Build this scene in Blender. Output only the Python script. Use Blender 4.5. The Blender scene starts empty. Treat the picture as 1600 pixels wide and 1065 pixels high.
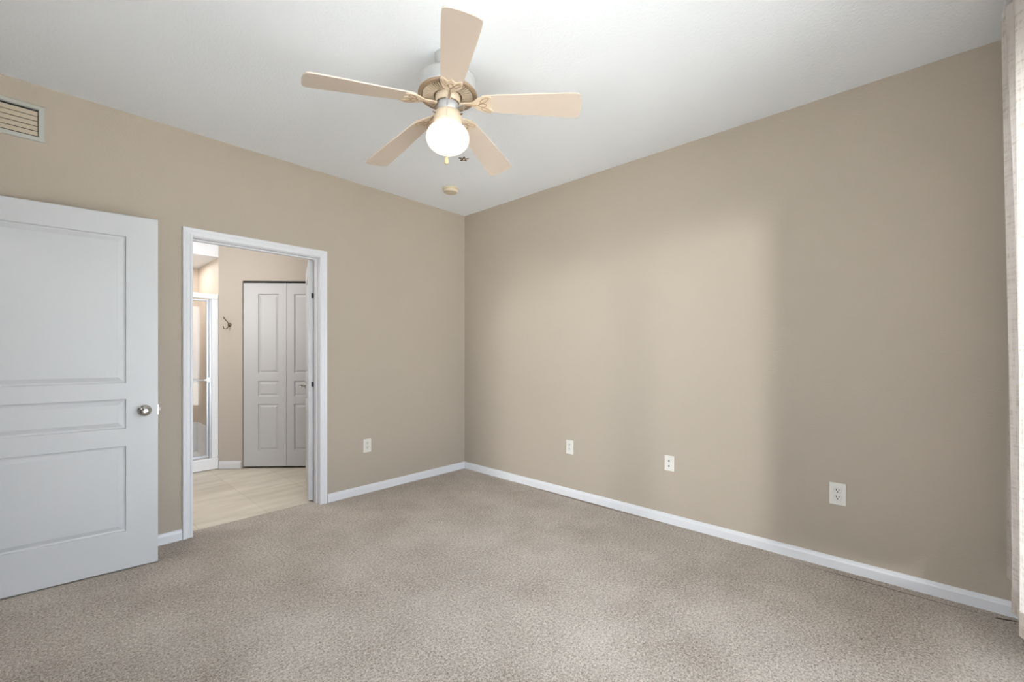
import bpy, bmesh, math, random
from mathutils import Vector, Matrix
random.seed(4)
sc = bpy.context.scene
C = sc.collection
PI = math.pi

# ------------------------------------------------------------------ camera
# room corner at the origin: left wall is y=0, right wall is x=0, room in x<0, y<0
FPX = 676.6
cd = bpy.data.cameras.new('camera'); cam = bpy.data.objects.new('camera', cd); C.objects.link(cam)
cd.sensor_width = 36; cd.sensor_fit = 'HORIZONTAL'; cd.lens = 36*FPX/1600
cd.shift_y = (553-532.5)/1600; cd.clip_start = .01; cd.clip_end = 200
A = math.atan(628/FPX)
cam.location = (-3.108, -3.589, 1.238); cam.rotation_euler = (PI/2, 0, A-PI/2)
sc.camera = cam

# ------------------------------------------------------------------ world, sun, area lights, exposure
w = bpy.data.worlds.new('sky'); sc.world = w; w.use_nodes = True
bg = w.node_tree.nodes['Background']; bg.inputs[0].default_value = (.87, .94, 1.045, 1); bg.inputs[1].default_value = 9.5
def lamp(name, kind, loc, rot, power, color=(1, 1, 1), **kw):
    l = bpy.data.lights.new(name, kind); l.energy = power; l.color = color
    for k, v in kw.items(): setattr(l, k, v)
    o = bpy.data.objects.new(name, l); o.location = loc; o.rotation_euler = rot; C.objects.link(o); return o
# low daylight slanting in through the patio door, travelling towards +x +y
el = math.radians(5.2); d = Vector((math.cos(el)*.673, math.cos(el)*.740, -math.sin(el)))
s = lamp('daylight', 'SUN', (-6, -8, 3), d.to_track_quat('-Z', 'Y').to_euler(), 5, (1, .985, .96), angle=math.radians(9))
d = Vector((-.25, -.42, -.87))
lamp('sun', 'SUN', (2, 6, 8), d.to_track_quat('-Z', 'Y').to_euler(), 105, (1, .97, .93), angle=math.radians(.5))
# window portal guides sky sampling
XS = -3.46
p = lamp('window_portal', 'AREA', (-1.75, -4.16, 1.2), (-PI/2, 0, PI), 1, shape='RECTANGLE', size=2.9, size_y=2.4)
p.rotation_euler = (PI/2, 0, 0); p.data.cycles.is_portal = True
p = lamp('window_portal', 'AREA', (XS-.14, -2.8, 1.5), (0, -PI/2, 0), 1, shape='RECTANGLE', size=1.85, size_y=1.95)
p.data.cycles.is_portal = True
lamp('hall_fill_lamp', 'AREA', (-4.6, -.8, 2.6), (0, 0, 0), 14, (1, .96, .9), size=.5)  # unseen fill lamp added in the hall
lamp('bathroom_ceiling_lamp', 'AREA', (-2.3, .95, 2.70), (0, 0, 0), 15, (1, .985, .98), size=.9)
lamp('bathroom_fill_lamp', 'AREA', (-3.35, 1.0, 1.75), (0, -PI/2, 0), 20, (1, .985, .97), shape='RECTANGLE', size=.5, size_y=1.0)  # added fill light, evens out the brightness of the bathroom walls
lamp('shower_fill_lamp', 'AREA', (-2.25, 2.45, 2.27), (0, 0, 0), 8, (1, .97, .95), size=.5)  # extra light added to brighten the shower interior, no known fixture
sc.view_settings.view_transform = 'Standard'; sc.view_settings.look = 'None'
sc.view_settings.gamma = 1; sc.view_settings.use_curve_mapping = False
sc.view_settings.exposure = -0.2

# ------------------------------------------------------------------ materials
def lin(c): return tuple(((v/255)/12.92 if v/255 <= .04045 else (((v/255)+.055)/1.055)**2.4) for v in c)+(1,)
def mat(name, rgb, rough=.6, metal=0, bump=None, **kw):
    m = bpy.data.materials.new(name); m.use_nodes = True; nt = m.node_tree; b = nt.nodes['Principled BSDF']
    b.inputs['Base Color'].default_value = lin(rgb); b.inputs['Roughness'].default_value = rough; b.inputs['Metallic'].default_value = metal
    for k, v in kw.items(): b.inputs[k.replace('_', ' ')].default_value = v
    tc = nt.nodes.new('ShaderNodeTexCoord'); n = nt.nodes.new('ShaderNodeTexNoise')
    n.inputs['Scale'].default_value = bump[0] if bump else 60; n.inputs['Detail'].default_value = 3
    nt.links.new(tc.outputs['Object'], n.inputs['Vector'])
    bp = nt.nodes.new('ShaderNodeBump'); bp.inputs['Strength'].default_value = bump[1] if bump else .02
    bp.inputs['Distance'].default_value = bump[2] if bump else .001
    nt.links.new(n.outputs['Fac'], bp.inputs['Height']); nt.links.new(bp.outputs['Normal'], b.inputs['Normal'])
    return m
M = {}
M['wall'] = mat('tan_orange_peel_paint', (165, 153, 139), .75, bump=(95, .35, .004))
M['bathwall'] = mat('peach_tan_paint', (182, 172, 160), .7, bump=(95, .3, .003))
M['ceil'] = mat('white_textured_ceiling_paint', (238, 240, 243), .85, bump=(80, .4, .004))
M['trim'] = mat('white_gloss_trim_paint', (210, 209, 211), .38)
M['door'] = mat('white_satin_door_paint', (188, 187, 187), .42)
M['almond'] = mat('almond_enamel', (186, 168, 146), .35)
M['blade'] = mat('pale_almond_blade_laminate', (188, 173, 159), .45)
M['almond_dark'] = mat('dark_almond_enamel', (128, 106, 84), .5)  # darker almond for the scroll relief and vent plate
M['fanwhite'] = mat('white_fan_enamel', (160, 159, 158), .4)
M['chrome'] = mat('polished_nickel', (190, 188, 184), .12, 1)
M['alu'] = mat('brushed_aluminium', (200, 203, 208), .3, .85, bump=(300, .05, .0005))
M['bronze'] = mat('aged_bronze', (110, 92, 72), .35, .8)
M['dark'] = mat('black_void', (14, 13, 12), .8)
M['plate'] = mat('ivory_plastic', (208, 204, 196), .4)
M['slot'] = mat('dark_slot', (26, 24, 22), .6)
M['fob'] = mat('light_wood_fob', (190, 160, 118), .4)
M['ventmetal'] = mat('pale_grey_grille_enamel', (168, 167, 160), .5)
M['venttan'] = mat('tan_painted_louvre', (172, 158, 138), .6)
M['acryl'] = mat('white_acrylic', (238, 238, 240), .25)
M['shower'] = mat('peach_shower_paint', (214, 200, 184), .5)
M['concrete'] = mat('patio_concrete', (225, 222, 216), .9, bump=(20, .3, .004))
M['detector'] = mat('aged_ivory_plastic', (208, 194, 170), .5)

def shadermat(name):
    m = bpy.data.materials.new(name); m.use_nodes = True; m.node_tree.nodes.clear(); return m, m.node_tree
m, nt = shadermat('lit_frosted_globe'); M['globe'] = m
e = nt.nodes.new('ShaderNodeEmission'); e.inputs[0].default_value = (1, .86, .70, 1); e.inputs[1].default_value = 2.4
o = nt.nodes.new('ShaderNodeOutputMaterial'); nt.links.new(e.outputs[0], o.inputs[0])
def clear_glass(name, tint, refl=.12):
    m, nt = shadermat(name)
    t = nt.nodes.new('ShaderNodeBsdfTransparent'); t.inputs[0].default_value = tint
    g = nt.nodes.new('ShaderNodeBsdfGlossy'); g.inputs['Roughness'].default_value = .03
    f = nt.nodes.new('ShaderNodeFresnel'); f.inputs[0].default_value = 1.45
    x = nt.nodes.new('ShaderNodeMixShader'); o = nt.nodes.new('ShaderNodeOutputMaterial')
    nt.links.new(f.outputs[0], x.inputs[0]); nt.links.new(t.outputs[0], x.inputs[1]); nt.links.new(g.outputs[0], x.inputs[2]); nt.links.new(x.outputs[0], o.inputs[0])
    return m
M['glass'] = clear_glass('window_glass', (.96, .98, .98, 1)); M['showerglass'] = clear_glass('shower_glass', (.97, .97, .96, 1))
# sheer linen
m, nt = shadermat('sheer_linen'); M['sheer'] = m
tc = nt.nodes.new('ShaderNodeTexCoord')
wv = nt.nodes.new('ShaderNodeTexNoise'); wv.inputs['Scale'].default_value = 1; wv.inputs['Detail'].default_value = 4
mp = nt.nodes.new('ShaderNodeMapping'); mp.inputs['Scale'].default_value = (14, 14, 90)
mp2 = nt.nodes.new('ShaderNodeMapping'); mp2.inputs['Scale'].default_value = (160, 160, 8)
wv2 = nt.nodes.new('ShaderNodeTexNoise'); wv2.inputs['Scale'].default_value = 1; wv2.inputs['Detail'].default_value = 4
nt.links.new(tc.outputs['Object'], mp.inputs[0]); nt.links.new(mp.outputs[0], wv.inputs['Vector'])
nt.links.new(tc.outputs['Object'], mp2.inputs[0]); nt.links.new(mp2.outputs[0], wv2.inputs['Vector'])
ad = nt.nodes.new('ShaderNodeMath'); ad.operation = 'ADD'; nt.links.new(wv.outputs['Fac'], ad.inputs[0]); nt.links.new(wv2.outputs['Fac'], ad.inputs[1])
rp = nt.nodes.new('ShaderNodeValToRGB'); rp.color_ramp.elements[0].position = .7; rp.color_ramp.elements[0].color = lin((190, 179, 169))
rp.color_ramp.elements[1].position = 1.0; rp.color_ramp.elements[1].color = lin((216, 208, 201))
hv = nt.nodes.new('ShaderNodeMath'); hv.operation = 'MULTIPLY'; hv.inputs[1].default_value = 1.0
nt.links.new(ad.outputs[0], hv.inputs[0]); nt.links.new(hv.outputs[0], rp.inputs[0])
df = nt.nodes.new('ShaderNodeBsdfDiffuse'); tl = nt.nodes.new('ShaderNodeBsdfTranslucent'); x1 = nt.nodes.new('ShaderNodeMixShader'); x1.inputs[0].default_value = .33
nt.links.new(rp.outputs[0], df.inputs[0]); nt.links.new(rp.outputs[0], tl.inputs[0]); nt.links.new(df.outputs[0], x1.inputs[1]); nt.links.new(tl.outputs[0], x1.inputs[2])
o = nt.nodes.new('ShaderNodeOutputMaterial'); nt.links.new(x1.outputs[0], o.inputs[0])
# carpet
m = mat('taupe_carpet', (180, 165, 150), .95); M['carpet'] = m; nt = m.node_tree; b = nt.nodes['Principled BSDF']
tc = nt.nodes.new('ShaderNodeTexCoord')
def noise(scale, det=2, rough=.5):
    n = nt.nodes.new('ShaderNodeTexNoise'); n.inputs['Scale'].default_value = scale; n.inputs['Detail'].default_value = det; n.inputs['Roughness'].default_value = rough
    nt.links.new(tc.outputs['Object'], n.inputs['Vector']); return n
def math_(op, a, b_):
    n = nt.nodes.new('ShaderNodeMath'); n.operation = op
    for i, v in enumerate((a, b_)):
        if isinstance(v, (int, float)): n.inputs[i].default_value = v
        else: nt.links.new(v, n.inputs[i])
    return n.outputs[0]
f1 = noise(165, 3, .8); f2 = noise(80, 2); f3 = noise(2.2, 4, .6)
vo = nt.nodes.new('ShaderNodeTexVoronoi'); vo.inputs['Scale'].default_value = 240; nt.links.new(tc.outputs['Object'], vo.inputs['Vector'])
sm = math_('ADD', math_('MULTIPLY', f1.outputs['Fac'], .75), math_('MULTIPLY', f2.outputs['Fac'], .35))
sm = math_('ADD', sm, math_('MULTIPLY', f3.outputs['Fac'], .22))
sm = math_('SUBTRACT', sm, math_('MULTIPLY', vo.outputs['Distance'], .18))
rp = nt.nodes.new('ShaderNodeValToRGB'); E_ = rp.color_ramp.elements
E_[0].position = .36; E_[0].color = lin((118, 99, 82)); E_[1].position = .70; E_[1].color = lin((236, 225, 213))
nt.links.new(sm, rp.inputs[0])
# worn dark tear and long darker strips beside the right skirting
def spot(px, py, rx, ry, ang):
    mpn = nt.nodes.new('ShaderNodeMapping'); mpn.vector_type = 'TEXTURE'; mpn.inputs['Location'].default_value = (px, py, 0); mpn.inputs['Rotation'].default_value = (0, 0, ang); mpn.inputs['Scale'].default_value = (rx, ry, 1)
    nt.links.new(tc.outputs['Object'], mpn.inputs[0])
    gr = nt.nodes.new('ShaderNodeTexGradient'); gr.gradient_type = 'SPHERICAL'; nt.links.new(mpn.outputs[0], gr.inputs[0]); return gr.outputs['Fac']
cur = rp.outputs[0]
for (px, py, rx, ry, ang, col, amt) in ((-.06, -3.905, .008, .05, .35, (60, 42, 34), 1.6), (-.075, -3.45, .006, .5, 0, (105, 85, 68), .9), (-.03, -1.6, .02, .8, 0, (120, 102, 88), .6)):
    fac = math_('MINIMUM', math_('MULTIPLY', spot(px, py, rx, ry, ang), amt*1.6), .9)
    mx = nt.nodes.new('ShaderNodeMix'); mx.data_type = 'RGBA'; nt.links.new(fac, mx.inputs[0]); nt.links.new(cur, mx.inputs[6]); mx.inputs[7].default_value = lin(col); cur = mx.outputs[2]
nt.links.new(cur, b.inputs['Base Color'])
bp = nt.nodes.new('ShaderNodeBump'); bp.inputs['Strength'].default_value = 1; bp.inputs['Distance'].default_value = .012
nt.links.new(sm, bp.inputs['Height']); nt.links.new(bp.outputs[0], b.inputs['Normal']); b.inputs['Specular IOR Level'].default_value = .1
# tile
m = mat('beige_stone_tile', (214, 202, 180), .4); M['tile'] = m; nt = m.node_tree; b = nt.nodes['Principled BSDF']
tc = nt.nodes.new('ShaderNodeTexCoord')
br = nt.nodes.new('ShaderNodeTexBrick'); br.inputs['Scale'].default_value = 1; br.inputs['Brick Width'].default_value = .45; br.inputs['Row Height'].default_value = .45
br.inputs['Mortar Size'].default_value = .0022; br.inputs['Mortar Smooth'].default_value = .3; br.offset = .5
br.inputs['Color1'].default_value = lin((222, 215, 202)); br.inputs['Color2'].default_value = lin((213, 205, 191)); br.inputs['Mortar'].default_value = lin((190, 181, 165))
mp = nt.nodes.new('ShaderNodeMapping'); mp.inputs['Rotation'].default_value = (0, 0, PI/2); mp.inputs['Location'].default_value = (.1, .12, 0)
nt.links.new(tc.outputs['Object'], mp.inputs[0]); nt.links.new(mp.outputs[0], br.inputs['Vector'])
mp3 = nt.nodes.new('ShaderNodeMapping'); mp3.inputs['Scale'].default_value = (2.2, 9, 1); nt.links.new(tc.outputs['Object'], mp3.inputs[0])
n1 = nt.nodes.new('ShaderNodeTexNoise'); n1.inputs['Scale'].default_value = 1; n1.inputs['Detail'].default_value = 6; nt.links.new(mp3.outputs[0], n1.inputs['Vector'])
rp = nt.nodes.new('ShaderNodeValToRGB'); rp.color_ramp.elements[0].position = .35; rp.color_ramp.elements[0].color = (.86, .84, .80, 1); rp.color_ramp.elements[1].position = .68; rp.color_ramp.elements[1].color = (1.08, 1.06, 1.02, 1)
nt.links.new(n1.outputs['Fac'], rp.inputs[0])
mx = nt.nodes.new('ShaderNodeMix'); mx.data_type = 'RGBA'; mx.blend_type = 'MULTIPLY'; mx.inputs[0].default_value = 1
nt.links.new(br.outputs['Color'], mx.inputs[6]); nt.links.new(rp.outputs[0], mx.inputs[7]); nt.links.new(mx.outputs[2], b.inputs['Base Color'])

# ------------------------------------------------------------------ mesh helpers
def obj(name, bm, m, parent=None, loc=None, rotz=0, smooth=False):
    me = bpy.data.meshes.new(name); bmesh.ops.recalc_face_normals(bm, faces=bm.faces)
    bm.to_mesh(me); bm.free(); me.materials.append(m)
    if smooth:
        for p_ in me.polygons: p_.use_smooth = True
    o = bpy.data.objects.new(name, me); C.objects.link(o)
    if parent: o.parent = parent
    if loc: o.location = loc
    o.rotation_euler.z = rotz
    return o
def struct(o): o['kind'] = 'structure'; return o
def thing(name, label, cat, loc=(0, 0, 0), rotz=0, group=None, kind=None):
    o = bpy.data.objects.new(name, None); C.objects.link(o); o.location = loc; o.rotation_euler.z = rotz
    o.empty_display_size = .05
    tag(o, label, cat, group)
    if kind: o['kind'] = kind
    return o
def tag(o, label, cat, group=None):
    if label: o['label'] = label
    if cat: o['category'] = cat
    if group: o['group'] = group
    return o
def box(bm, x0, x1, y0, y1, z0, z1, bev=0):
    vs = [bm.verts.new(v) for v in [(x0, y0, z0), (x1, y0, z0), (x1, y1, z0), (x0, y1, z0), (x0, y0, z1), (x1, y0, z1), (x1, y1, z1), (x0, y1, z1)]]
    fs = [bm.faces.new([vs[i] for i in q]) for q in ((0, 3, 2, 1), (4, 5, 6, 7), (0, 1, 5, 4), (1, 2, 6, 5), (2, 3, 7, 6), (3, 0, 4, 7))]
    if bev:
        es = {e for f in fs for e in f.edges}
        bmesh.ops.bevel(bm, geom=list(es), offset=bev, segments=2, affect='EDGES', profile=.5)
    return bm
def nb(): return bmesh.new()
def prism(bm, pts, z0, z1, fn=None):
    fn = fn or (lambda x, y, z: (x, y, z))
    a = [bm.verts.new(fn(x, y, z0)) for x, y in pts]; b_ = [bm.verts.new(fn(x, y, z1)) for x, y in pts]
    n = len(pts)
    bm.faces.new(a[::-1]); bm.faces.new(b_)
    for i in range(n): bm.faces.new([a[i], a[(i+1) % n], b_[(i+1) % n], b_[i]])
    return bm
def lathe(bm, prof, seg=48, cen=(0, 0, 0), axis='z'):
    rings = []
    def P(r, h, t):
        c, s_ = r*math.cos(t), r*math.sin(t)
        v = (c, s_, h) if axis == 'z' else ((c, h, s_) if axis == 'y' else (h, c, s_))
        return (v[0]+cen[0], v[1]+cen[1], v[2]+cen[2])
    for r, h in prof:
        if r < 1e-6: rings.append([bm.verts.new(P(0, h, 0))])
        else: rings.append([bm.verts.new(P(r, h, 2*PI*k/seg)) for k in range(seg)])
    for a, b_ in zip(rings, rings[1:]):
        if len(a) == 1 and len(b_) == 1: continue
        for k in range(seg):
            k2 = (k+1) % seg
            if len(a) == 1: bm.faces.new([a[0], b_[k], b_[k2]])
            elif len(b_) == 1: bm.faces.new([a[k], a[k2], b_[0]])
            else: bm.faces.new([a[k], a[k2], b_[k2], b_[k]])
    return bm
def tube(bm, pts, r, seg=8, rads=None):
    pts = [Vector(p_) for p_ in pts]; rings = []
    up = Vector((.13, .21, .97))
    for i, p_ in enumerate(pts):
        t = (pts[min(i+1, len(pts)-1)]-pts[max(i-1, 0)]).normalized()
        n = t.cross(up)
        if n.length < 1e-3: n = t.cross(Vector((1, 0, 0)))
        n.normalize(); b_ = t.cross(n); rr = rads[i] if rads else r
        rings.append([bm.verts.new(p_+n*rr*math.cos(2*PI*k/seg)+b_*rr*math.sin(2*PI*k/seg)) for k in range(seg)])
    for a, c in zip(rings, rings[1:]):
        for k in range(seg): bm.faces.new([a[k], a[(k+1) % seg], c[(k+1) % seg], c[k]])
    bm.faces.new(rings[0][::-1]); bm.faces.new(rings[-1]); return bm
def sweep(bm, prof, P0, P1, U, V, m0=0, m1=0):
    """straight extrusion of prof (u,v) along P0->P1; m = mitre amount per unit u at each end"""
    P0, P1, U, V = map(Vector, (P0, P1, U, V)); D = (P1-P0).normalized()
    a = [bm.verts.new(P0+U*u+V*v+D*(m0*u)) for u, v in prof]; b_ = [bm.verts.new(P1+U*u+V*v+D*(m1*u)) for u, v in prof]
    n = len(prof); bm.faces.new(a); bm.faces.new(b_[::-1])
    for i in range(n): bm.faces.new([a[i], b_[i], b_[(i+1) % n], a[(i+1) % n]])
    return bm

# ------------------------------------------------------------------ room shell
XW, YW, H = -3.46, -4.03, 2.74      # far walls behind the camera, ceiling height
T = .115
DX0, DX1, DZ = -2.43, -1.57, 2.03   # bathroom doorway clear opening
struct(obj('floor', box(nb(), XW-.0, 0, YW, .11, -.03, 0), M['carpet']))
struct(obj('ceiling', box(nb(), XW-T, T, YW-T, T, H, H+.1), M['ceil']))
b_ = nb(); box(b_, XW-T, DX0-.015, 0, T, 0, H); box(b_, DX1+.015, 0, 0, T, 0, H); box(b_, DX0-.015, DX1+.015, 0, T, DZ+.015, H)
struct(obj('wall_left', b_, M['wall']))
struct(obj('wall_right', box(nb(), 0, T, YW-T, T, 0, H), M['wall']))
WX0, WX1, WZ = -3.3, -.32, 2.4
b_ = nb(); box(b_, XW-T, WX0, YW-T, YW, 0, H); box(b_, WX1, 0, YW-T, YW, 0, H); box(b_, WX0, WX1, YW-T, YW, WZ, H)
struct(obj('wall_back', b_, M['wall']))
EY0, EY1 = -1.04, -.20              # entry doorway
VY0, VY1, VZ0, VZ1 = -3.75, -1.85, .6, 2.4   # added side window beside the camera, unseen, lets in fill light
b_ = nb(); box(b_, XW-T, XW, YW, VY0, 0, H); box(b_, XW-T, XW, VY1, EY0, 0, H); box(b_, XW-T, XW, VY0, VY1, 0, VZ0); box(b_, XW-T, XW, VY0, VY1, VZ1, H); box(b_, XW-T, XW, EY1, 0, 0, H); box(b_, XW-T, XW, EY0, EY1, DZ+.02, H)
struct(obj('wall_entry', b_, M['wall']))
# hall beyond the entry
struct(obj('floor_hall', box(nb(), -5.6, XW, -1.7, .4, -.03, 0), M['carpet']))
b_ = nb(); box(b_, -5.7, -5.6, -1.7, .4, 0, H); box(b_, -5.6, XW-T, .4, .5, 0, H); box(b_, -5.6, XW-T, -1.8, -1.7, 0, H)
struct(obj('wall_hall', b_, M['wall']))
struct(obj('ceiling_hall', box(nb(), -5.7, XW-T, -1.8, .5, H, H+.1), M['ceil']))

# skirting
BP = [(0, 0), (.013, 0), (.013, .048), (.010, .056), (.0095, .060), (.006, .066), (0, .070)]
def base(name, P0, P1, U, parent=None, h=1, m0=0, m1=0):
    return obj(name, sweep(nb(), [(u, v*h) for u, v in BP], P0, P1, U, (0, 0, 1), m0, m1), M['trim'], parent)
b1 = sweep(nb(), BP, (XW, 0, 0), (-2.487, 0, 0), (0, -1, 0), (0, 0, 1)); sweep(b1, BP, (-1.507, 0, 0), (0, 0, 0), (0, -1, 0), (0, 0, 1), 0, -1)
struct(obj('baseboard_left', b1, M['trim']))
struct(base('baseboard_right', (0, 0, 0), (0, YW, 0), (-1, 0, 0), m0=1, m1=-1))
struct(base('baseboard_back', (WX1+.06, YW, 0), (0, YW, 0), (0, 1, 0), m1=-1))
struct(base('baseboard_entry', (XW, YW, 0), (XW, EY0-.06, 0), (1, 0, 0)))

# door casing: moulded profile (offset away from opening, projection from wall)
CP = [(0, 0), (0, .010), (.004, .013), (.012, .013), (.016, .010), (.030, .012), (.040, .017), (.050, .019), (.057, .016), (.057, 0)]
def casing(x0, x1, ztop, y, out):
    b_ = nb(); o_ = Vector(out)
    r = .004
    sweep(b_, CP, (x0-r, y, 0), (x0-r, y, ztop+r), (-1, 0, 0), o_, 0, 1)
    sweep(b_, CP, (x1+r, y, 0), (x1+r, y, ztop+r), (1, 0, 0), o_, 0, 1)
    sweep(b_, CP, (x0-r, y, ztop+r), (x1+r, y, ztop+r), (0, 0, 1), o_, -1, 1)
    return b_
struct(obj('trim_1', casing(DX0+.006, DX1-.006, DZ, 0, (0, -1, 0)), M['trim']))
struct(obj('trim_2', casing(DX0+.006, DX1-.006, DZ, T, (0, 1, 0)), M['trim']))
# jamb lining with door stop
b_ = nb(); box(b_, DX0-.015, DX0, 0, T, 0, DZ); box(b_, DX1, DX1+.015, 0, T, 0, DZ); box(b_, DX0-.015, DX1+.015, 0, T, DZ, DZ+.015)
box(b_, DX0, DX0+.010, .045, .078, 0, DZ); box(b_, DX1-.010, DX1, .045, .078, 0, DZ); box(b_, DX0+.010, DX1-.010, .045, .078, DZ-.010, DZ)
struct(obj('trim_3', b_, M['trim']))
# entry doorway lining
b_ = nb(); box(b_, XW-T, XW, EY1, EY1+.0, 0, DZ) if 0 else None
box(b_, XW-T-.002, XW+.002, EY0, EY0+.015, 0, DZ+.02); box(b_, XW-T-.002, XW+.002, EY1-.015, EY1, 0, DZ+.02); box(b_, XW-T-.002, XW+.002, EY0+.015, EY1-.015, DZ+.005, DZ+.02)
struct(obj('trim_4', b_, M['trim']))

# ------------------------------------------------------------------ panelled doors
def panel_door(w_, h, t, px0, px1, zs, z0=0):
    """slab in local x 0..w, y -t..0, front face at y=-t, panels moulded on both faces"""
    bm = nb(); xs = [0, px0, px1, w_]; zc = [z0]
    for a, b in zs: zc += [a, b]
    zc.append(h)
    pan = [(a, b) for a, b in zs]
    for side in (0, 1):
        Y = lambda d_: (-t+d_) if side == 0 else -d_
        for i in range(3):
            for j in range(len(zc)-1):
                a, b = zc[j], zc[j+1]
                def q(x0, x1, za, zb, d_): return [bm.verts.new((x, Y(d_), z)) for x, z in ((x0, za), (x1, za), (x1, zb), (x0, zb))]
                if i == 1 and (a, b) in pan:
                    rings = []
                    for ins, dep in ((0, 0), (.004, .009), (.012, .011), (.034, .003), (.037, .003)):
                        rings.append(q(xs[1]+ins, xs[2]-ins, a+ins, b-ins, dep))
                    for r0, r1 in zip(rings, rings[1:]):
                        for k in range(4): bm.faces.new([r0[k], r0[(k+1) % 4], r1[(k+1) % 4], r1[k]])
                    bm.faces.new(rings[-1])
                else: bm.faces.new(q(xs[i], xs[i+1], a, b, 0))
    for (x, X) in ((0, 0), (w_, w_)):
        bm.faces.new([bm.verts.new(v) for v in ((x, -t, z0), (x, 0, z0), (x, 0, h), (x, -t, h))])
    for z in (z0, h):
        bm.faces.new([bm.verts.new(v) for v in ((0, -t, z), (w_, -t, z), (w_, 0, z), (0, 0, z))])
    bmesh.ops.remove_doubles(bm, verts=bm.verts, dist=1e-5)
    return bm
ZP = [(.222, .712), (.812, .980), (1.072, 1.914)]
# entry door: free edge at (-2.652,-.289), swings back towards (-3.46,-.2)
pf = Vector((-2.652, -.289, 0)); pr = Vector((-3.264, -.221, 0)); dv = (pr-pf).normalized()
DW = .81
ph = pf+dv*DW
d1 = thing('door_1', 'white three-panel interior door standing open against the left wall, round nickel knob', 'door', tuple(ph), math.atan2(-dv.y, -dv.x), kind='structure')
# local x runs hinge -> free edge; camera-facing face is local -y
obj('door_leaf', panel_door(DW, 2.035, .035, .142, DW-.142, ZP, .008), M['door'], d1, loc=(0, .035, 0))
def knob(parent, x, z, yface, s_):
    b_ = nb(); prof = [(0, 0), (.033, 0), (.033, .004), (.028, .009), (.013, .012), (.011, .028), (.018, .034), (.026, .044), (.0275, .054), (.024, .063), (.016, .068), (.006, .069), (0, .069)]
    lathe(b_, [(r, yface+s_*h) for r, h in prof], 32, (x, 0, z), 'y'); k = obj('knob', b_, M['chrome'], parent, smooth=True)
    b_ = nb(); lathe(b_, [(0, yface+s_*.069), (.005, yface+s_*.069), (.005, yface+s_*.073), (0, yface+s_*.073)], 12, (x, 0, z), 'y'); obj('lock_button', b_, M['chrome'], k)
    return k
knob(d1, DW-.061, .908, 0, -1); knob(d1, DW-.061, .908, .035, 1)
b_ = nb(); box(b_, DW, DW+.0015, .006, .029, .88, .937); obj('latch_plate', b_, M['chrome'], d1)
b_ = nb(); box(b_, DW+.001, DW+.012, .011, .024, .900, .918, .002); obj('latch_bolt', b_, M['plate'], d1)
for z in (.25, 1.02, 1.8):
    obj('hinge', lathe(nb(), [(0, z-.045), (.006, z-.045), (.006, z+.045), (0, z+.045)], 12, (-.004, -.004, 0)), M['chrome'], d1)

# bathroom door, opened past square into the bathroom
pn = Vector((-1.608, .132, 0)); pe = Vector((-1.352, .835, 0)); dv = (pe-pn).normalized(); W2 = .74
d2 = thing('door_2', 'white panelled bathroom door swung open into the bathroom, seen nearly edge-on', 'door', tuple(pn), math.atan2(dv.y, dv.x), kind='structure')
# leaf: local x 0..W2, left face (towards -x world) is local +y = 0, thickness towards -y
obj('door_leaf', panel_door(W2, 2.03, .035, .13, W2-.13, ZP, .012), M['door'], d2)
for z in (.25, .985, 1.73):
    b_ = nb(); hz_ = .02 if z > .9 else .035; box(b_, -.0015, 0, -.034, -.022, z-hz_, z+hz_); lathe(b_, [(0, z-hz_), (.0045, z-hz_), (.0045, z+hz_), (0, z+hz_)], 12, (-.004, -.036, 0))
    obj('hinge', b_, M['slot'] if z > .9 else M['alu'], d2)
# lever on the left face
b_ = nb(); xk = W2-.06
lathe(b_, [(0, 0), (.030, 0), (.030, .005), (.024, .009), (.011, .011), (.010, .045), (0, .045)], 24, (xk, 0, .93), 'y')
tube(b_, [(xk, .042, .93), (xk-.012, .050, .932), (xk-.035, .054, .936), (xk-.065, .052, .934), (xk-.090, .047, .926), (xk-.100, .043, .920)], .007, 10, [.008, .009, .0085, .0075, .006, .004])
obj('lever_handle', b_, M['chrome'], d2, smooth=True)
b_ = nb(); lathe(b_, [(0, -.035), (.030, -.035), (.030, -.040), (.011, -.046), (.010, -.075), (0, -.075)], 24, (xk, 0, .93), 'y')
tube(b_, [(xk, -.075, .93), (xk-.035, -.085, .934), (xk-.09, -.080, .926)], .007, 10); obj('lever_handle', b_, M['chrome'], d2, smooth=True)
b_ = nb(); box(b_, W2, W2+.001, -.028, -.007, .90, .96); obj('latch_plate', b_, M['chrome'], d2)

# ------------------------------------------------------------------ bathroom shell
BXL, BXR = -3.46, -.62
CD = Vector((.7071, -.7071, 0)); CN = Vector((-.7071, -.7071, 0))     # along the diagonal wall, and its room-side normal
c0 = Vector((-1.653, 1.752, 0))                                       # left edge of the closet opening
sA = -.255; sB = c0.x  # start of the diagonal wall (at the shower)
pS = c0+CD*sA; pE = c0+CD*((BXR-c0.x)/.7071)
SY = pS.y                                                             # shower front plane
struct(obj('floor_bathroom', box(nb(), BXL, BXR+.4, .11, 2.95, -.035, -.004), M['tile']))
struct(obj('ceiling_bathroom', box(nb(), BXL-.1, BXR+.5, T, 3.0, H, H+.1), M['ceil']))
CW = .925
def wallseg(bm, a, b, z0, z1, th, nrm):
    n = Vector(nrm)*-th; q = [a, b, b+n, a+n]
    prism(bm, [(v.x, v.y) for v in q], z0, z1)
b_ = nb(); wallseg(b_, pS, c0, 0, H, .10, CN); wallseg(b_, c0+CD*CW, pE, 0, H, .10, CN); wallseg(b_, c0, c0+CD*CW, 2.035, H, .10, CN)
struct(obj('wall_bathroom_diagonal', b_, M['bathwall']))
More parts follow.
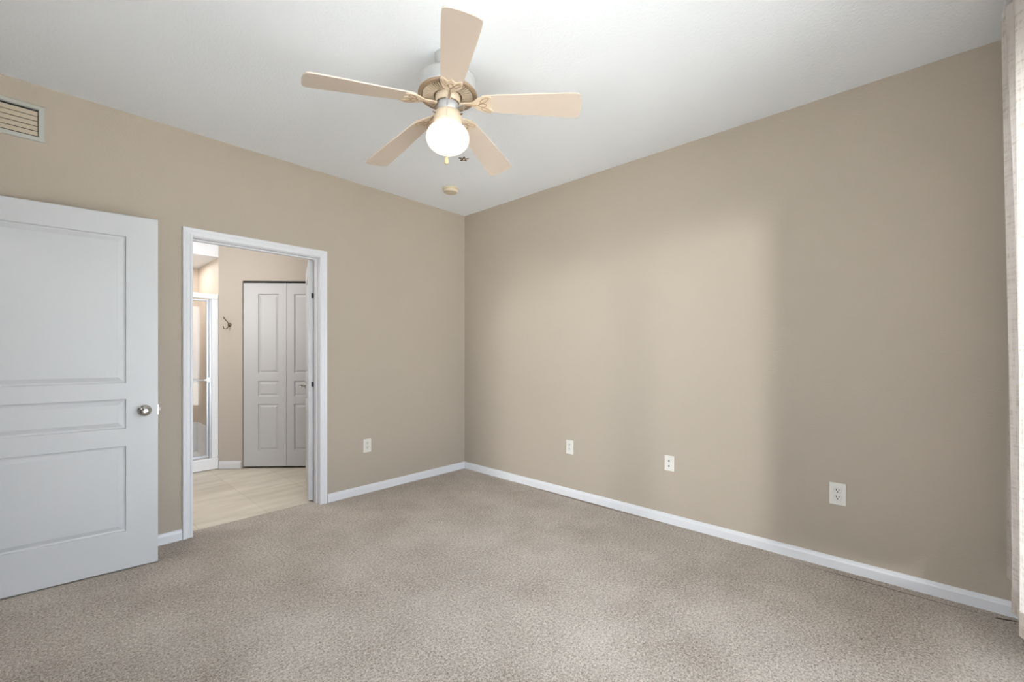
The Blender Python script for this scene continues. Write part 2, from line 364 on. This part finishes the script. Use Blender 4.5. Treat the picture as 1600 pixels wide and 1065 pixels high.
# dark closet interior
b_ = nb(); back = c0+CN*-.6
wallseg(b_, c0+CN*-.5, c0+CD*CW+CN*-.5, 0, 2.3, .02, CN)
struct(obj('wall_closet', b_, M['dark']))
b_ = nb(); box(b_, -.12, -.02, T, 3.06, -.03, H); box(b_, pS.x+.08, -.12, 2.96, 3.06, -.03, H); struct(obj('wall_closet_outer', b_, M['bathwall']))
struct(obj('floor_closet', box(nb(), BXR+.4, -.1, .11, 3.0, -.035, -.004), M['tile']))
b_ = nb(); box(b_, BXR, BXR+.1, T, pE.y+.1, 0, H); struct(obj('wall_bathroom_right', b_, M['bathwall']))
b_ = nb(); box(b_, BXL-.1, BXL, T, 3.0, 0, H); struct(obj('wall_bathroom_left', b_, M['bathwall']))
SB = 2.86; SX = pS.x
b_ = nb(); box(b_, SX, SX+.08, SY, SB, 0, H); box(b_, BXL, SX+.08, SB, SB+.1, 0, H); struct(obj('wall_shower', b_, M['shower']))
b_ = nb(); box(b_, BXL, SX, SY, SB, 2.287, H); struct(obj('ceiling_soffit', b_, M['ceil']))
# skirting on the diagonal wall
q0 = pS+CD*.01; q1 = c0-CD*.012
struct(base('baseboard_bathroom', tuple(q0), tuple(q1), tuple(CN), h=1.15))

# bifold closet doors
d3 = thing('door_3', 'white panelled bifold closet doors seen through the bathroom doorway', 'door', tuple(c0), math.atan2(CD.y, CD.x), kind='structure')
ZB = [(.19, .695), (.778, .946), (1.03, 1.892)]
LW = .456
for k in (0, 1):
    px = (.155, .375) if k == 0 else (LW-.375, LW-.155)
    lf = obj('door_leaf', panel_door(LW, 2.012, .03, px[0], px[1], ZB, .018), M['door'], d3, loc=(.008+k*(LW+.003), .035, 0))
b_ = nb(); box(b_, 0, CW, .012, .030, 2.018, 2.035); obj('track', b_, M['dark'], d3)

# robe hook on the diagonal wall
hp = c0+CD*-.135; hk = thing('robe_hook', 'small aged-metal double robe hook on the tan wall beside the closet doors', 'hook', (hp.x, hp.y, 1.555), math.atan2(CD.y, CD.x))
b_ = nb(); lathe(b_, [(0, 0), (.019, 0), (.021, -.003), (.018, -.008), (.010, -.010), (.008, -.018), (0, -.019)], 24, (0, 0, 0), 'y'); obj('mounting_plate', b_, M['bronze'], hk, smooth=True)
b_ = nb()
tube(b_, [(0, -.014, .004), (-.004, -.024, .020), (-.012, -.036, .040), (-.022, -.048, .056), (-.028, -.056, .068), (-.028, -.060, .082)], .0045, 10, [.005, .0045, .004, .004, .004, .0055])
obj('upper_hook', b_, M['bronze'], hk, smooth=True)
b_ = nb()
tube(b_, [(0, -.014, -.006), (-.004, -.022, -.022), (-.010, -.032, -.040), (-.020, -.044, -.047), (-.031, -.054, -.040), (-.034, -.058, -.026), (-.032, -.058, -.018)], .0045, 10, [.005, .0045, .0045, .0045, .0045, .0045, .006])
obj('lower_hook', b_, M['bronze'], hk, smooth=True)

# shower enclosure
sh = thing('shower_enclosure', 'white framed shower stall with glass door and low curb, beyond the bathroom doorway', 'shower', (SX, SY, 0))
def sb(name, x0, x1, y0, y1, z0, z1, m, bev=.003, par=None): return obj(name, box(nb(), x0, x1, y0, y1, z0, z1, bev), m, par or sh)
sb('curb', -1.5, -.001, -.02, .09, 0, .125, M['acryl'], .012)
sb('surround_wall', -1.5, -.012, SB-SY-.02, SB-SY-.002, .0, .41, M['acryl'])
sb('surround_wall', -.014, -.001, .095, SB-SY-.025, .0, .41, M['acryl'])
sb('tray', -1.5, -.016, .095, SB-SY-.03, 0, .05, M['acryl'])
sb('side_post', -.062, -.001, -.006, .04, .125, 1.87, M['acryl'], .006)
sb('side_post', -.085, -.062, .0, .035, .125, 1.83, M['alu'], .004)
sb('header_rail', -1.5, -.001, -.012, .045, 1.83, 1.885, M['acryl'], .008)
gd = sb('glass_door', -.70, -.105, .016, .022, .16, 1.80, M['showerglass'], 0)
b_ = nb(); box(b_, -.108, -.088, .006, .032, .135, 1.82, .003); box(b_, -.72, -.700, .006, .032, .135, 1.82, .003); box(b_, -.700, -.108, .006, .032, .135, .160, .003); box(b_, -.700, -.108, .006, .032, 1.80, 1.82, .003)
obj('door_frame', b_, M['alu'], gd)
b_ = nb(); tube(b_, [(-.66, -.035, .965), (-.125, -.035, .965)], .0065, 12)
for x in (-.66, -.125): tube(b_, [(x, -.038, .965), (x, .012, .965)], .009, 12)
obj('towel_bar', b_, M['alu'], gd)
b_ = nb(); box(b_, -.112, -.074, -.010, .01, .935, .995, .004); obj('hinge', b_, M['alu'], sh)

# ------------------------------------------------------------------ ceiling fan
FX, FY = -1.725, -1.863
fan = thing('ceiling_fan', 'five-blade almond ceiling fan with one lit white globe, hanging from the ceiling', 'ceiling fan', (FX, FY, H))
Z = lambda z: z-H
def lp(*pts): return [(r, Z(z)) for r, z in pts]
obj('canopy', lathe(nb(), lp((0, H), (.066, H), (.068, H-.012), (.064, H-.035), (.048, H-.052), (.022, H-.060), (0, H-.060))), M['fanwhite'], fan, smooth=True)
obj('downrod', lathe(nb(), lp((0, H-.055), (.013, H-.055), (.013, 2.63), (0, 2.63)), 20), M['fanwhite'], fan, smooth=True)
obj('motor_housing', lathe(nb(), lp((0, 2.652), (.03, 2.652), (.05, 2.648), (.075, 2.640), (.115, 2.632), (.138, 2.622), (.143, 2.610), (.143, 2.556), (.139, 2.549), (.10, 2.549), (0, 2.549)), 64), M['fanwhite'], fan, smooth=False)
b_ = nb(); lathe(b_, lp((.128, 2.549), (.146, 2.549), (.148, 2.543), (.143, 2.537), (.132, 2.535), (.128, 2.540)), 64)
lathe(b_, lp((.0, 2.545), (.130, 2.545), (.130, 2.542), (0, 2.5415)), 64); vr = obj('vent_plate', b_, M['almond_dark'], fan)
b_ = nb()
for k in range(60):
    a = 2*PI*k/60; c, s_ = math.cos(a), math.sin(a)
    pts = [(.072, -.0016), (.126, -.003), (.126, .003), (.072, .0016)]
    prism(b_, [(x*c-y*s_, x*s_+y*c) for x, y in pts], Z(2.5335), Z(2.5425))
obj('vent_ribs', b_, M['almond'], vr)
b_ = nb(); lathe(b_, lp((.066, 2.5425), (.088, 2.5425), (.088, 2.5418), (.066, 2.5418)), 48); obj('vent_gap', b_, M['bronze'], vr)
obj('flywheel', lathe(nb(), lp((0, 2.545), (.060, 2.545), (.063, 2.532), (.060, 2.505), (.044, 2.500), (0, 2.500)), 48), M['almond'], fan, smooth=True)
obj('switch_housing', lathe(nb(), lp((0, 2.512), (.044, 2.512), (.053, 2.505), (.053, 2.462), (.050, 2.456), (0, 2.456)), 48), M['fanwhite'], fan, smooth=True)
obj('collar', lathe(nb(), lp((.050, 2.509), (.056, 2.508), (.057, 2.503), (.0545, 2.499), (.050, 2.499)), 48), M['bronze'], fan, smooth=True)
lk = obj('light_fitter', lathe(nb(), lp((0, 2.460), (.050, 2.460), (.066, 2.452), (.070, 2.440), (.072, 2.404), (.070, 2.398), (.064, 2.398), (.062, 2.436), (0, 2.440)), 48), M['almond'], fan, smooth=True)
for k in range(3):
    a = 2*PI*k/3+.9; c, s_ = math.cos(a), math.sin(a)
    obj('thumb_screw', tube(nb(), [(.068*c, .068*s_, Z(2.434)), (.084*c, .084*s_, Z(2.434))], .0035, 8), M['bronze'], lk)
gl = obj('globe_shade', lathe(nb(), [(0, Z(2.430)), (.055, Z(2.430)), (.056, Z(2.400))]+[(.1075*math.cos(a_)**.85, Z(2.328)+.074*math.sin(a_)) for a_ in [math.radians(58-148*i/24) for i in range(24)]]+[(0, Z(2.254))], 48), M['globe'], fan, smooth=True)

TX, TY = .007, -.06
def rotor(ang, rz=2.494):
    ca, sa = math.cos(ang), math.sin(ang)
    def fn(pitch):
        cp, sp = math.cos(pitch), math.sin(pitch)
        def g(r, t, z):        # r outward, t tangential, z up (local to blade)
            tt = t*cp-z*sp; zz = t*sp+z*cp
            x = r*ca-tt*sa; y = r*sa+tt*ca
            return (x, y, Z(rz)+zz+TX*x+TY*y-max(0, r-.08)*.122)
        return g
    return fn
# blade outline (r, t)
def blade_pts():
    up = [(.178, .047), (.20, .051), (.30, .058), (.42, .066), (.54, .073), (.62, .0765), (.645, .076), (.656, .070), (.662, .058), (.6665, .03)]
    pts = up+[(.668, 0)]+[(r, -t) for r, t in reversed(up)]
    return pts
def iron_outline():
    up = [(.060, .0105), (.095, .0095), (.118, .0105), (.130, .017), (.146, .030), (.166, .043), (.188, .051), (.208, .053), (.222, .050), (.228, .043), (.222, .034), (.214, .026), (.210, .019), (.214, .012), (.222, .006)]
    return up+[(.225, 0)]+[(r, -t) for r, t in reversed(up)]
TH = 4.118
for k in range(5):
    g = rotor(TH+k*2*PI/5)(math.radians(-11))
    bl = obj('blade', prism(nb(), blade_pts(), .000, .006, g), M['blade'], fan)
    b_ = nb(); g0 = rotor(TH+k*2*PI/5)(math.radians(-11))
    # iron twists from flat stem to the blade pitch
    def gi(r, t, z, A_=TH+k*2*PI/5):
        f_ = max(0, min(1, (r-.07)/.07)); return rotor(A_)(math.radians(-11)*f_)(r, t, z)
    prism(b_, iron_outline(), -.0055, -.0003, gi)
    ir = obj('blade_iron', b_, M['almond'], fan)
    b_ = nb()
    def ring(cx_, cy_, a_, b2, rot, rad, n=20):
        pts = []
        for i in range(n+1):
            th = 2*PI*i/n; u, v = a_*math.cos(th), b2*math.sin(th)
            pts.append(gi(cx_+u*math.cos(rot)-v*math.sin(rot), cy_+u*math.sin(rot)+v*math.cos(rot), -.006))
        tube(b_, pts, rad, 6)
    ring(.178, 0, .020, .011, 0, .0022); ring(.190, .030, .026, .009, .55, .0018); ring(.190, -.030, .026, .009, -.55, .0018)
    tube(b_, [gi(r, 0, -.006) for r in (.065, .09, .115, .14, .158)], .004, 8, [.003, .0045, .0045, .0035, .002])
    obj('scroll_relief', b_, M['almond_dark'], ir)
    for r, t in ((.150, 0), (.205, .040), (.205, -.040)):
        c_ = Vector(gi(r, t, -.0065)); obj('screw', lathe(nb(), [(0, -.0022), (.0035, -.0012), (.0045, 0), (0, 0)], 10, tuple(c_)), M['almond'], ir)
# pull chains, in front of the globe as seen from the camera side
cdir = Vector((-3.108-FX, -3.589-FY, 0)).normalized(); cr = Vector((-cdir.y, cdir.x, 0))
def chain(off_c, off_r, ztop, zbot):
    b_ = nb(); p_ = cdir*off_c+cr*off_r; z = ztop
    n = int((ztop-zbot)/.0042)
    tube(b_, [(p_.x, p_.y, Z(ztop)), (p_.x, p_.y, Z(zbot))], .0009, 6)
    for i in range(n):
        zz = ztop-i*.0042; lathe(b_, [(0, .0014), (.0014, 0), (0, -.0014)], 6, (p_.x, p_.y, Z(zz)))
    tube(b_, [(p_.x*.42, p_.y*.42, Z(ztop)+.002), (p_.x, p_.y, Z(ztop))], .003, 8)
    return obj('pull_chain', b_, M['alu'], fan), p_
c1, p1 = chain(.118, -.006, 2.468, 2.192)
obj('wooden_fob', lathe(nb(), [(0, Z(2.194)), (.003, Z(2.192)), (.004, Z(2.184)), (.008, Z(2.172)), (.0105, Z(2.160)), (.009, Z(2.150)), (.003, Z(2.145)), (0, Z(2.145))], 20, (p1.x, p1.y, 0)), M['fob'], c1, smooth=True)
c2, p2 = chain(.066, .078, 2.468, 2.207)
c2.name = 'pull_chain'
b_ = nb(); lathe(b_, [(0, Z(2.207)), (.004, Z(2.205)), (.005, Z(2.198)), (.003, Z(2.192)), (0, Z(2.191))], 12, (p2.x, p2.y, 0))
for k in range(5):
    a = .3+2*PI*k/5; c, s_ = math.cos(a), math.sin(a)
    pts = [(.003, -.002), (.012, -.0045), (.022, -.005), (.026, -.002), (.026, .002), (.022, .005), (.012, .0045), (.003, .002)]
    prism(b_, [(p2.x+x*c-y*s_, p2.y+x*s_+y*c) for x, y in pts], Z(2.1975), Z(2.1995))
obj('fan_shaped_fob', b_, M['bronze'], c2)

# ------------------------------------------------------------------ smoke detector
sd = thing('smoke_detector', 'small round ivory smoke detector on the ceiling near the corner', 'smoke detector', (-.605, -.505, H))
obj('mounting_base', lathe(nb(), [(0, 0), (.072, 0), (.072, -.008), (.069, -.010), (0, -.010)], 48), M['detector'], sd, smooth=False)
cv = obj('cover', lathe(nb(), [(0, -.010), (.063, -.010), (.063, -.016), (.066, -.018), (.066, -.027), (.060, -.036), (.040, -.039), (0, -.039)], 48), M['detector'], sd)
b_ = nb(); box(b_, -.012, .012, -.012, .012, -.041, -.038, .001); obj('test_button', b_, M['plate'], cv)

# ------------------------------------------------------------------ air vent on the left wall
vx0, vx1, vz0, vz1 = -3.43, -3.110, 2.424, 2.624
av = thing('air_vent', 'rectangular louvred air return grille high on the left wall above the open door', 'vent', ((vx0+vx1)/2, 0, vz0))
hw = (vx1-vx0)/2; hh = vz1-vz0
FP = [(0, 0), (0, .006), (.004, .009), (.022, .011), (.026, .004), (.026, 0)]
b_ = nb(); fo = (0, -1, 0)
sweep(b_, FP, (-hw, 0, 0), (-hw, 0, hh), (1, 0, 0), fo, 1, -1); sweep(b_, FP, (hw, 0, 0), (hw, 0, hh), (-1, 0, 0), fo, 1, -1)
sweep(b_, FP, (-hw, 0, hh), (hw, 0, hh), (0, 0, -1), fo, 1, -1); sweep(b_, FP, (-hw, 0, 0), (hw, 0, 0), (0, 0, 1), fo, 1, -1)
obj('frame', b_, M['ventmetal'], av)
obj('backing', box(nb(), -hw+.02, hw-.02, -.0012, -.0002, .02, hh-.02), M['dark'], av)
for k in range(5):
    z = .030+k*.0275
    b_ = nb(); sweep(b_, [(0, 0), (.0012, .0008), (.010, .0205), (.0088, .0215)], (-hw+.028, -.0015, z), (hw-.028, -.0015, z), (0, -1, 0), (0, 0, 1))
    # slat: bottom edge to the front, leaning back upwards
    for v in b_.verts:
        v.co.y = -.0015-(.0105-(-.0015-v.co.y)) if False else v.co.y
    obj('louvre', b_, M['venttan'], av)
b_ = nb(); lathe(b_, [(0, -.0115), (.004, -.0115), (.0045, -.009), (0, -.009)], 10, (hw-.013, 0, hh*.45), 'y'); obj('screw', b_, M['ventmetal'], av)

# ------------------------------------------------------------------ wall plates (built facing local -y)
def duplex(label, loc, rotz, s_=1.0):
    t = thing('electrical_outlet', label, 'outlet', loc, rotz, 'duplex outlets low on the bedroom walls')
    obj('cover_plate', box(nb(), -.0375*s_, .0375*s_, -.006, 0, -.060*s_, .060*s_, .0022), M['plate'], t)
    for zc in (.0195, -.0195):
        pts = []
        for i in range(32):
            a = 2*PI*i/32; pts.append((.0172*math.cos(a), max(-.0135, min(.0135, .0172*math.sin(a)))))
        b_ = nb(); prism(b_, pts, .0062, .0082, lambda x, y, z, zc=zc: (x, -z, y+zc)); rc = obj('receptacle', b_, M['plate'], t)
        b_ = nb(); prism(b_, [(x*1.09, y*1.1) for x, y in pts], .0058, .0064, lambda x, y, z, zc=zc: (x, -z, y+zc)); obj('rim', b_, M['ventmetal'], rc)
        b_ = nb()
        for x in (-.0065, .0065): box(b_, x-.0019, x+.0019, -.0087, -.0080, zc, zc+.0095)
        lathe(b_, [(0, -.0087), (.0033, -.0087), (.0033, -.0080), (0, -.0080)], 12, (0, 0, zc-.007), 'y')
        obj('slots', b_, M['slot'], rc)
    b_ = nb(); lathe(b_, [(0, -.0078), (.0025, -.0072), (.003, -.0058), (0, -.0058)], 10, (0, 0, 0), 'y'); obj('screw', b_, M['plate'], t)
    return t
duplex('white duplex outlet low on the left wall, right of the bathroom doorway', (-1.149, 0, .421), 0)
duplex('white duplex outlet low on the right wall, the one nearest the room corner', (0, -1.392, .429), -PI/2)
duplex('white duplex outlet low on the right wall, the large one nearest the curtain', (0, -3.267, .433), -PI/2, 1.06)
t = thing('coaxial_wall_plate', 'ivory wall plate with two small black round jacks, between the two right-wall outlets', 'wall plate', (0, -2.277, .440), -PI/2)
obj('cover_plate', box(nb(), -.036, .036, -.006, 0, -.056, .056, .0022), M['plate'], t)
for zc in (.019, -.019):
    b_ = nb(); lathe(b_, [(0, -.0065), (.0048, -.0065), (.0048, -.0125), (.0034, -.013), (0, -.013)], 14, (0, 0, zc), 'y'); obj('jack', b_, M['dark'], t)
for zc in (.042, -.042):
    b_ = nb(); lathe(b_, [(0, -.0075), (.003, -.0068), (.0035, -.0058), (0, -.0058)], 10, (0, 0, zc), 'y'); obj('screw', b_, M['alu'], t)

# ------------------------------------------------------------------ patio door in the wall behind the camera, patio outside
w1 = thing('window_1', None, None, ((WX0+WX1)/2, YW-.06, 0), kind='structure')
hwx = (WX1-WX0)/2
b_ = nb(); box(b_, -hwx, -hwx+.05, -.05, .05, 0, WZ); box(b_, hwx-.05, hwx, -.05, .05, 0, WZ); box(b_, -hwx+.05, hwx-.05, -.05, .05, WZ-.05, WZ); box(b_, -hwx+.05, hwx-.05, -.05, .05, 0, .05)
obj('window_frame', b_, M['alu'], w1)
for k, (a, c) in enumerate(((-hwx+.05, .03), (-.03, hwx-.05))):
    yy = -.02 if k else .02
    b_ = nb(); box(b_, a, a+.05, yy-.015, yy+.015, .05, WZ-.05); box(b_, c-.05, c, yy-.015, yy+.015, .05, WZ-.05); box(b_, a+.05, c-.05, yy-.015, yy+.015, .05, .11); box(b_, a+.05, c-.05, yy-.015, yy+.015, WZ-.11, WZ-.05)
    sf = obj('sliding_sash', b_, M['alu'], w1); obj('pane', box(nb(), a+.05, c-.05, yy-.003, yy+.003, .11, WZ-.11), M['glass'], sf)
w2 = thing('window_added', None, None, (XW-.06, (VY0+VY1)/2, 0), kind='structure')  # window added to brighten the right wall and ceiling
hy_ = (VY1-VY0)/2
b_ = nb(); box(b_, -.04, .04, -hy_, -hy_+.04, VZ0, VZ1); box(b_, -.04, .04, hy_-.04, hy_, VZ0, VZ1); box(b_, -.04, .04, -hy_+.04, hy_-.04, VZ0, VZ0+.04); box(b_, -.04, .04, -hy_+.04, hy_-.04, VZ1-.04, VZ1)
box(b_, -.02, .02, -hy_+.04, hy_-.04, (VZ0+VZ1)/2-.02, (VZ0+VZ1)/2+.02)
obj('window_frame', b_, M['trim'], w2)
for za, zb in ((VZ0+.04, (VZ0+VZ1)/2-.02), ((VZ0+VZ1)/2+.02, VZ1-.04)): obj('pane', box(nb(), -.003, .003, -hy_+.04, hy_-.04, za, zb), M['glass'], w2)
b_ = nb(); box(b_, -14, 10, -16, YW-T, -.12, -.04); box(b_, -14, XW-T, YW-T, -1.8, -.12, -.04); struct(obj('floor_patio', b_, M['concrete']))

# ------------------------------------------------------------------ sheer curtain
b_ = nb(); tube(b_, [(-3.35, 0, 0), (-.30, 0, 0)], .011, 12)
rod = thing('curtain_rod', 'slim white curtain rod above the patio door', 'curtain rod', (0, -3.875, 2.690)); obj('rod', b_, M['trim'], rod)
for x in (-3.3, -1.7, -.34):
    b_ = nb(); tube(b_, [(x, 0, 0), (x, YW+3.875, 0)], .006, 8); obj('bracket', b_, M['trim'], rod)
cu = thing('curtain', 'sheer off-white linen curtain hanging at the right edge, beside the right wall', 'curtain', (0, -3.9, 0))
def curtain_grid(u0, u1, xf, yf, zb, zt=2.674, nu=160, nv=60):
    b_ = nb(); g = []
    for j in range(nv+1):
        t_ = j/nv; row = []
        for i in range(nu+1):
            u = u0+(u1-u0)*i/nu; z = zb+(zt-zb)*t_
            row.append(b_.verts.new((xf(u, z), yf(u, z)+3.9, z)))
        g.append(row)
    for j in range(nv):
        for i in range(nu): b_.faces.new([g[j][i], g[j][i+1], g[j+1][i+1], g[j+1][i]])
    return b_
def cy(u, z):
    t_ = z/2.66; base = -3.909+.022*t_**2
    return base+.020*math.sin(u*58+.8*math.sin(z*1.1))*(.35+.55*t_)+.008*math.sin(u*23+z*.9+1)
fr = obj('curtain_panel', curtain_grid(-.84, -.26, lambda u, z: u+.010*math.sin(z*1.7+u*9), cy, .135), M['sheer'], cu, smooth=True)
obj('hem', curtain_grid(-.84, -.262, lambda u, z: u+.010*math.sin(z*1.7+u*9), lambda u, z: cy(u, z)+.0025, .136, .235, 160, 6), M['sheer'], fr, smooth=True)
obj('return_edge', curtain_grid(-.27, -.045, lambda u, z: u, lambda u, z: -3.915+.006*(z/2.66)**2+.010*math.sin(u*45)+.004*math.sin(z*4), .215, 2.674, 40, 60), M['sheer'], cu, smooth=True)
